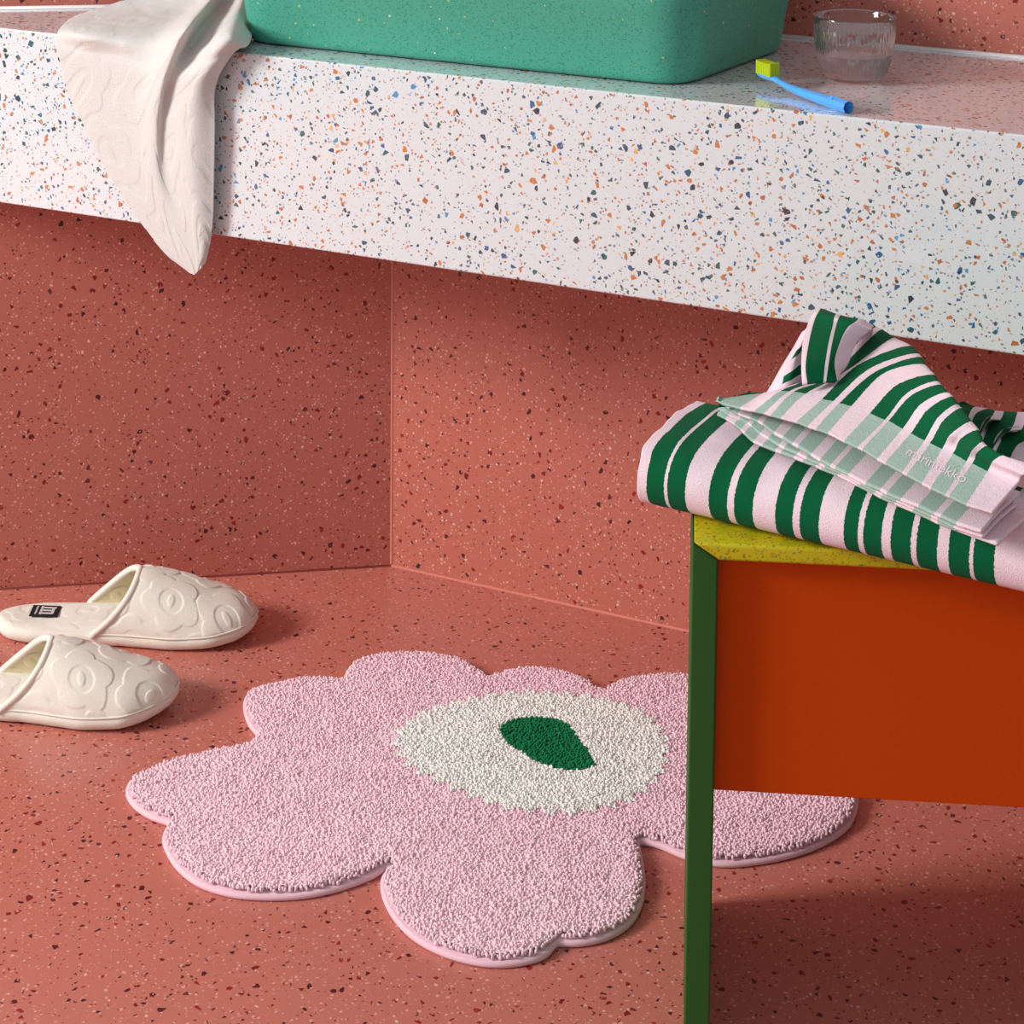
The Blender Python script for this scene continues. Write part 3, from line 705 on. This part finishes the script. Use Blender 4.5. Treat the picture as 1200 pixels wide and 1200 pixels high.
# top towel: crumpled, several layers, sage woven band along its edge
cols = [  # E0            E1             E2             E3
 ((838, 470), (843, 467), (845, 466), (846, 466)),
 ((867, 477), (893, 461), (897, 460), (900, 460)),
 ((883, 481), (914, 458), (950, 440), (1018, 380)),
 ((895, 484), (925, 458.5), (965, 440), (1026, 383.5)),
 ((903, 486), (930, 459), (972, 441), (1032, 386)),
 ((914, 489), (943, 461), (985, 440), (1046, 395)),
 ((933, 494), (963, 467.5), (1006, 427), (1067, 405)),
 ((946, 499), (976, 470), (1020, 431), (1076, 414)),
 ((955, 502), (983, 472), (1026, 435), (1079, 418)),
 ((970, 507), (997, 476), (1036, 437), (1084, 427)),
 ((988, 516), (1018, 484), (1051, 450), (1095, 439)),
 ((1005, 524), (1037, 492), (1064, 460), (1100, 447)),
 ((1010, 526), (1041, 493), (1068, 463), (1103, 451)),
 ((1027, 537), (1057, 502), (1080, 472), (1112, 460)),
 ((1037, 542), (1067, 507.5), (1088, 479), (1117, 465)),
 ((1057, 553), (1083, 516), (1100, 488), (1123, 474)),
 ((1062, 555.5), (1089, 519), (1105, 492), (1127, 478)),
 ((1080, 566), (1104, 526), (1115, 508), (1139, 494)),
 ((1090, 571), (1116, 531), (1126, 513), (1147, 504)),
 ((1107, 579), (1132, 540), (1139, 527), (1153, 518)),
 ((1112, 581), (1139, 543), (1145, 530), (1158, 523)),
 ((1131, 590), (1156, 551.5), (1162, 540), (1176, 534)),
 ((1163, 600), (1192, 566), (1200, 556), (1212, 545))]
NCOL = len(cols)-1
def zrow(r, c):
    f = c/NCOL
    e0 = .527+.003*sin(f*3); e1 = e0+.011; e2 = e0+.026-.006*max(0, f-.7)/.3; e3 = e0+.036-.012*max(0, f-.6)/.4
    if r == 2 and 2 <= c <= 5: return (.537, .538, .541, .547)[c-2]
    return (e0, e1, e2, e3)[r] if c > 1 else (e0-.004*(1-c/2), e0-.001, e0, e0+.001)[r]
rows = []
for r in range(4): rows.append([onz(cols[c][r][0], cols[c][r][1], zk(zrow(r, c))) for c in range(NCOL+1)])
for c in (0, 1):
    rows[2][c] = rows[1][c]+V3(0, .004, -.002); rows[3][c] = rows[1][c]+V3(0, .007, -.006)
# the cloth turns over the ridge and comes down behind
def back(c, k):
    if c < 2: return V3(0, .0008, -.0012)*k
    return V3(.003, .007, -.010)*k
rows.append([rows[3][c]+back(c, 1) for c in range(NCOL+1)])
rows.append([rows[3][c]+back(c, 2.4) for c in range(NCOL+1)])
M_ST2 = stripe_mat('striped terry with sage band', [1, 2, 3, 4, 5, 6, 7, 8, 9, 10, 11, 12, 13, 14, 15, 16, 17, 18, 19, 20, 21], NCOL, 'g', 1.0)
B, tr, tcx = patch_points(rows, [0, 1, 2, 3, 3.6, 4.3], 150, list(range(NCOL+1)), 380)
ht = empty('hand_towel', (float(TO[0]+.1), float(TO[1]-.01), zk(.5035))); ho = V3(*ht.location)
TOPB = (B.copy(), tr, tcx)
o = cloth('top_layer', B, tcx, tr, M_ST2, ht, .0022, ho, -1, amp=.0002, fr=900)
# lower layers (edges of the folded band)
def layer(name, pts, z0, z1, shift, idx0, mat, thick=.0020, wave=0):
    n = len(pts)
    r0 = [onz(x, y, zk(z0)) for i, (x, y) in enumerate(pts)]
    r1 = [onz(x+shift[0]*min(1, .12+.11*i), y+shift[1]*min(1, .12+.11*i), zk(z1)) for i, (x, y) in enumerate(pts)]
    mid = [(a+b_)/2+V3(0, 0, .0015) for a, b_ in zip(r0, r1)]
    B, tr, tcx = patch_points([r0, mid, r1], [0, .5, .9], 24, list(range(n)), 300)
    return cloth(name, B, tcx+idx0, tr, mat, ht, thick, ho, -1)
LB = [(846, 474), (864, 484), (878, 489), (888, 493), (893, 496), (906, 506), (917, 512), (928, 519), (934, 522), (950, 532), (960, 538), (973, 545), (978, 547.5), (993, 555), (1014, 566), (1031, 573), (1038, 577), (1055, 584.5), (1075, 592), (1094, 601), (1102, 604), (1119, 612), (1150, 622)]
layer('folded_layer', LB, .5145, .516, (46, -46), 0, M_ST2)
LC = [(842, 480), (853, 486), (866, 490), (876, 495), (880, 498), (890, 507), (900, 513), (912, 521), (918, 524), (934, 531), (944, 536), (960, 543), (966, 546), (984, 553), (1008, 566), (1026, 575), (1033, 579), (1050, 586), (1070, 594.5), (1090, 603.5), (1098, 607), (1116, 616), (1152, 628)]
layer('folded_layer', LC, .5100, .512, (40, -38), 0, M_ST2)
LD = [(840, 486), (850, 490), (860, 496), (868, 503), (872, 507), (882, 516), (893, 521), (908, 527), (914, 529), (930, 535), (940, 539), (956, 545), (962, 548), (980, 555), (1004, 567), (1024, 577), (1031, 581), (1048, 588.5), (1068, 597), (1090, 607), (1098, 611), (1122, 620), (1169, 637)]
layer('folded_layer', LD, .5070, .508, (40, -36), 0, M_ST2)
# standing fold at the back left
fl1 = [[(940, 450), (946, 449), (965, 447), (968, 447), (981, 446), (984, 442)],
       [(939, 428), (944, 428), (967, 426), (971, 426), (978, 424), (994, 426)],
       [(941, 400), (948, 400), (971, 402), (975, 402), (984, 402), (1004, 402)],
       [(948, 376), (954, 376), (976, 381), (980, 381), (993, 384), (1016, 390)],
       [(955, 364), (960, 364), (978, 370.5), (983, 372), (1004, 376), (1022, 384)]]
zz4 = [.548, .558, .567, .574, .578]
rows = [[onz(x, y, zk(zz4[r]+(.0, .001, .002, .002, .002, -.003)[c])) for c, (x, y) in enumerate(row)] for r, row in enumerate(fl1)]
rows.append([p+V3(.004, .016, -.004) for p in rows[-1]]); rows.append([p+V3(.004, .03, -.03) for p in rows[-2]])
M_ST3 = stripe_mat('striped terry fold', [1, 2, 3, 4], 5, 'p')
B, tr, tcx = patch_points(rows, [0, 1, 2, 3, 4, 4.6, 5.4], 90, [0, 1, 2, 3, 4, 5], 90)
cloth('standing_fold', B, tcx, tr, M_ST3, ht, .003, ho, -1)
# pink piece behind it on the left with green tongues
fl2 = [[(897, 462), (908, 461), (920, 458), (934, 453), (947, 450)],
       [(906, 447), (915, 446), (925, 443), (936, 439), (947, 436)],
       [(916, 429), (922, 427), (930, 423), (939, 418), (948, 414)],
       [(929, 408), (933, 407), (938, 404), (944, 400), (952, 396)],
       [(941, 388), (944, 386), (948, 382), (953, 378), (958, 374)]]
zz5 = [.532, .541, .550, .558, .564]
rows = [[onz(x, y, zk(zz5[r]-(.008, .004, .001, 0, 0)[c])) for c, (x, y) in enumerate(row)] for r, row in enumerate(fl2)]
rows.append([p+V3(.002, .02, -.02) for p in rows[-1]])
M_PK = stripe_mat('striped terry side', [.98, 1.58, 2.45, 2.98], 5.6, 'p')
B, tr, tcx = patch_points(rows, [0, 1, 2, 3, 4, 5], 80, [0, 1, 2, 3, 4], 60)
# stripes run up to the right here: U follows rows, slanted
o = cloth('side_fold', B, tcx, tr, M_PK, ht, .003, ho, -1)
uvl = o.data.uv_layers[0]; arr = np.zeros(len(o.data.loops)*2); uvl.data.foreach_get('uv', arr); arr = arr.reshape(-1, 2)
arr = np.stack([np.where(arr[:, 0] > 1.2+.3*np.abs(arr[:, 1]-1.2), arr[:, 1]+.18*(3.2-arr[:, 0]), 5.4), arr[:, 1]], 1); uvl.data.foreach_set('uv', arr.ravel())
# second hump behind, at the right
h2 = [[(1112, 470), (1138, 497), (1141, 499), (1152, 512), (1156, 516), (1164, 530), (1168, 534), (1186, 540), (1235, 552)],
      [(1118, 470), (1135, 488), (1142, 487), (1154, 499), (1161, 495), (1173, 511), (1179, 508), (1192, 522), (1240, 535)],
      [(1123, 472), (1140, 478), (1150, 481), (1161, 490), (1172, 492), (1185, 503), (1197, 503), (1210, 512), (1245, 520)],
      [(1126, 472), (1146, 477), (1158, 479), (1166, 481), (1176, 482), (1192, 483), (1202, 483.5), (1220, 484), (1250, 486)]]
z6 = [.520, .532, .540, .541]
rows = [[onz(x-(7 if r == 0 else 0), y+(7 if r == 0 else 0), zk(.526+(z6[r]-.526)*min(1, c/3))) for c, (x, y) in enumerate(row)] for r, row in enumerate(h2)]
rows.append([p+V3(.004, .03, -.014) for p in rows[-1]]); rows.append([p+V3(.004, .05, -.03) for p in rows[-2]])
M_ST4 = stripe_mat('striped terry back', [1, 2, 3, 4, 5, 6, 7], 8, 'g')
B, tr, tcx = patch_points(rows, [0, 1, 2, 3, 3.8, 4.6], 80, list(range(9)), 160)
cloth('back_fold', B, tcx, tr, M_ST4, ht, .003, ho, -1)
# woven word on the band, laid on the cloth surface
cu = bpy.data.curves.new('word', 'FONT'); cu.body = 'marimekko'; cu.size = 1; cu.align_x = 'LEFT'; cu.offset = .0
to = bpy.data.objects.new('word', cu); COL.objects.link(to)
me = bpy.data.meshes.new_from_object(to.evaluated_get(bpy.context.evaluated_depsgraph_get())); bpy.data.objects.remove(to)
bm = bmesh.new(); bm.from_mesh(me); bmesh.ops.triangulate(bm, faces=bm.faces); bmesh.ops.subdivide_edges(bm, edges=[e for e in bm.edges if e.calc_length() > .12], cuts=2); bm.to_mesh(me); bm.free()
co = np.zeros(len(me.vertices)*3); me.vertices.foreach_get('co', co); co = co.reshape(-1, 3)
xmax = co[:, 0].max(); TB, ttr, ttc = TOPB
p0 = V3(*onz(1060, 526, .5)); p1 = V3(*onz(1131, 563, .5))
gu = np.gradient(TB, axis=1); gv = np.gradient(TB, axis=0); gn = np.cross(gu, gv); gn /= np.linalg.norm(gn, axis=2)[:, :, None]+1e-12
if gn[..., 2].mean() < 0: gn = -gn
vv = (TB.reshape(-1, 3)-EYE); dpt = vv@_fw; PX = (600+F*(vv@_RT)/dpt); PY = (CYP-F*(vv@_UP)/dpt); sel = (np.repeat(ttr, len(ttc)) < 1.05)
# word baseline in cloth parameters: find rows/cols nearest the two ends
def near(x, y):
    d = (PX-x)**2+(PY-y)**2+np.where(sel, 0, 1e9); k = int(np.argmin(d)); return k // len(ttc), k % len(ttc)
ra, ca_ = near(1061, 532); rb_, cb = near(1129, 567)
def samp(i, j, A):
    i = np.clip(i, 0, A.shape[0]-1.001); j = np.clip(j, 0, A.shape[1]-1.001); i0 = i.astype(int); j0 = j.astype(int); fi = (i-i0)[:, None]; fj = (j-j0)[:, None]
    return (A[i0, j0]*(1-fi)*(1-fj)+A[i0+1, j0]*fi*(1-fj)+A[i0, j0+1]*(1-fi)*fj+A[i0+1, j0+1]*fi*fj)
t = co[:, 0]/xmax
# walk by real length along the band so letters keep even width
seg = TB[ra, ca_:cb+1]; cl = np.concatenate([[0], np.cumsum(np.linalg.norm(np.diff(seg, axis=0), axis=1))]); jj = np.interp(t*cl[-1], cl, np.arange(ca_, cb+1))
rstep = np.linalg.norm(TB[ra+1, (ca_+cb)//2]-TB[ra, (ca_+cb)//2]); hscale = cl[-1]/xmax
ii_ = ra+(rb_-ra)*t+co[:, 1]*hscale*1.25/rstep
W_ = samp(ii_, jj, TB)+samp(ii_, jj, gn)*.0003-ho
me.vertices.foreach_set('co', W_.ravel()); me.update()
m, nt, b = newmat('pink woven thread', (238, 220, 230), .9); 
link('woven_word', me, m, ht, False)
tag(ht, 'crumpled green and pink striped towel with a sage band, lying on the folded bath towel', 'towel')

# ------------------------------------------------------------------ light
def area(name, loc, target, size, sizey, power, color):
    l = bpy.data.lights.new(name, 'AREA'); l.shape = 'RECTANGLE'; l.size = size; l.size_y = sizey; l.energy = power; l.color = color
    o = bpy.data.objects.new(name, l); COL.objects.link(o); o.location = loc
    o.rotation_euler = (Vector(target)-Vector(loc)).to_track_quat('-Z', 'Y').to_euler(); return o
area('key_softbox', (-3.52, .89, 1.99), (0, 1.85, .35), 1.0, 1.0, 158, (1, .98, .95))
wd = bpy.data.worlds.new('studio'); bpy.context.scene.world = wd; wd.use_nodes = True
bg = wd.node_tree.nodes['Background']; bg.inputs[0].default_value = (.90, .95, 1, 1); bg.inputs[1].default_value = .46

# ------------------------------------------------------------------ camera
cd = bpy.data.cameras.new('camera'); cam = bpy.data.objects.new('camera', cd); COL.objects.link(cam)
cd.sensor_fit = 'HORIZONTAL'; cd.sensor_width = 36; cd.lens = F/1200*36; cd.shift_y = (CYP-600)/1200; cd.clip_start = .05
M = Matrix(((_RT[0], _UP[0], -_fw[0]), (_RT[1], _UP[1], -_fw[1]), (_RT[2], _UP[2], -_fw[2]))).to_4x4(); M.translation = Vector(EYE)
cam.matrix_world = M
sc = bpy.context.scene; sc.camera = cam
sc.view_settings.view_transform = 'Standard'; sc.view_settings.look = 'None'; sc.view_settings.exposure = 0; sc.view_settings.gamma = 1
sc.view_settings.use_curve_mapping = False
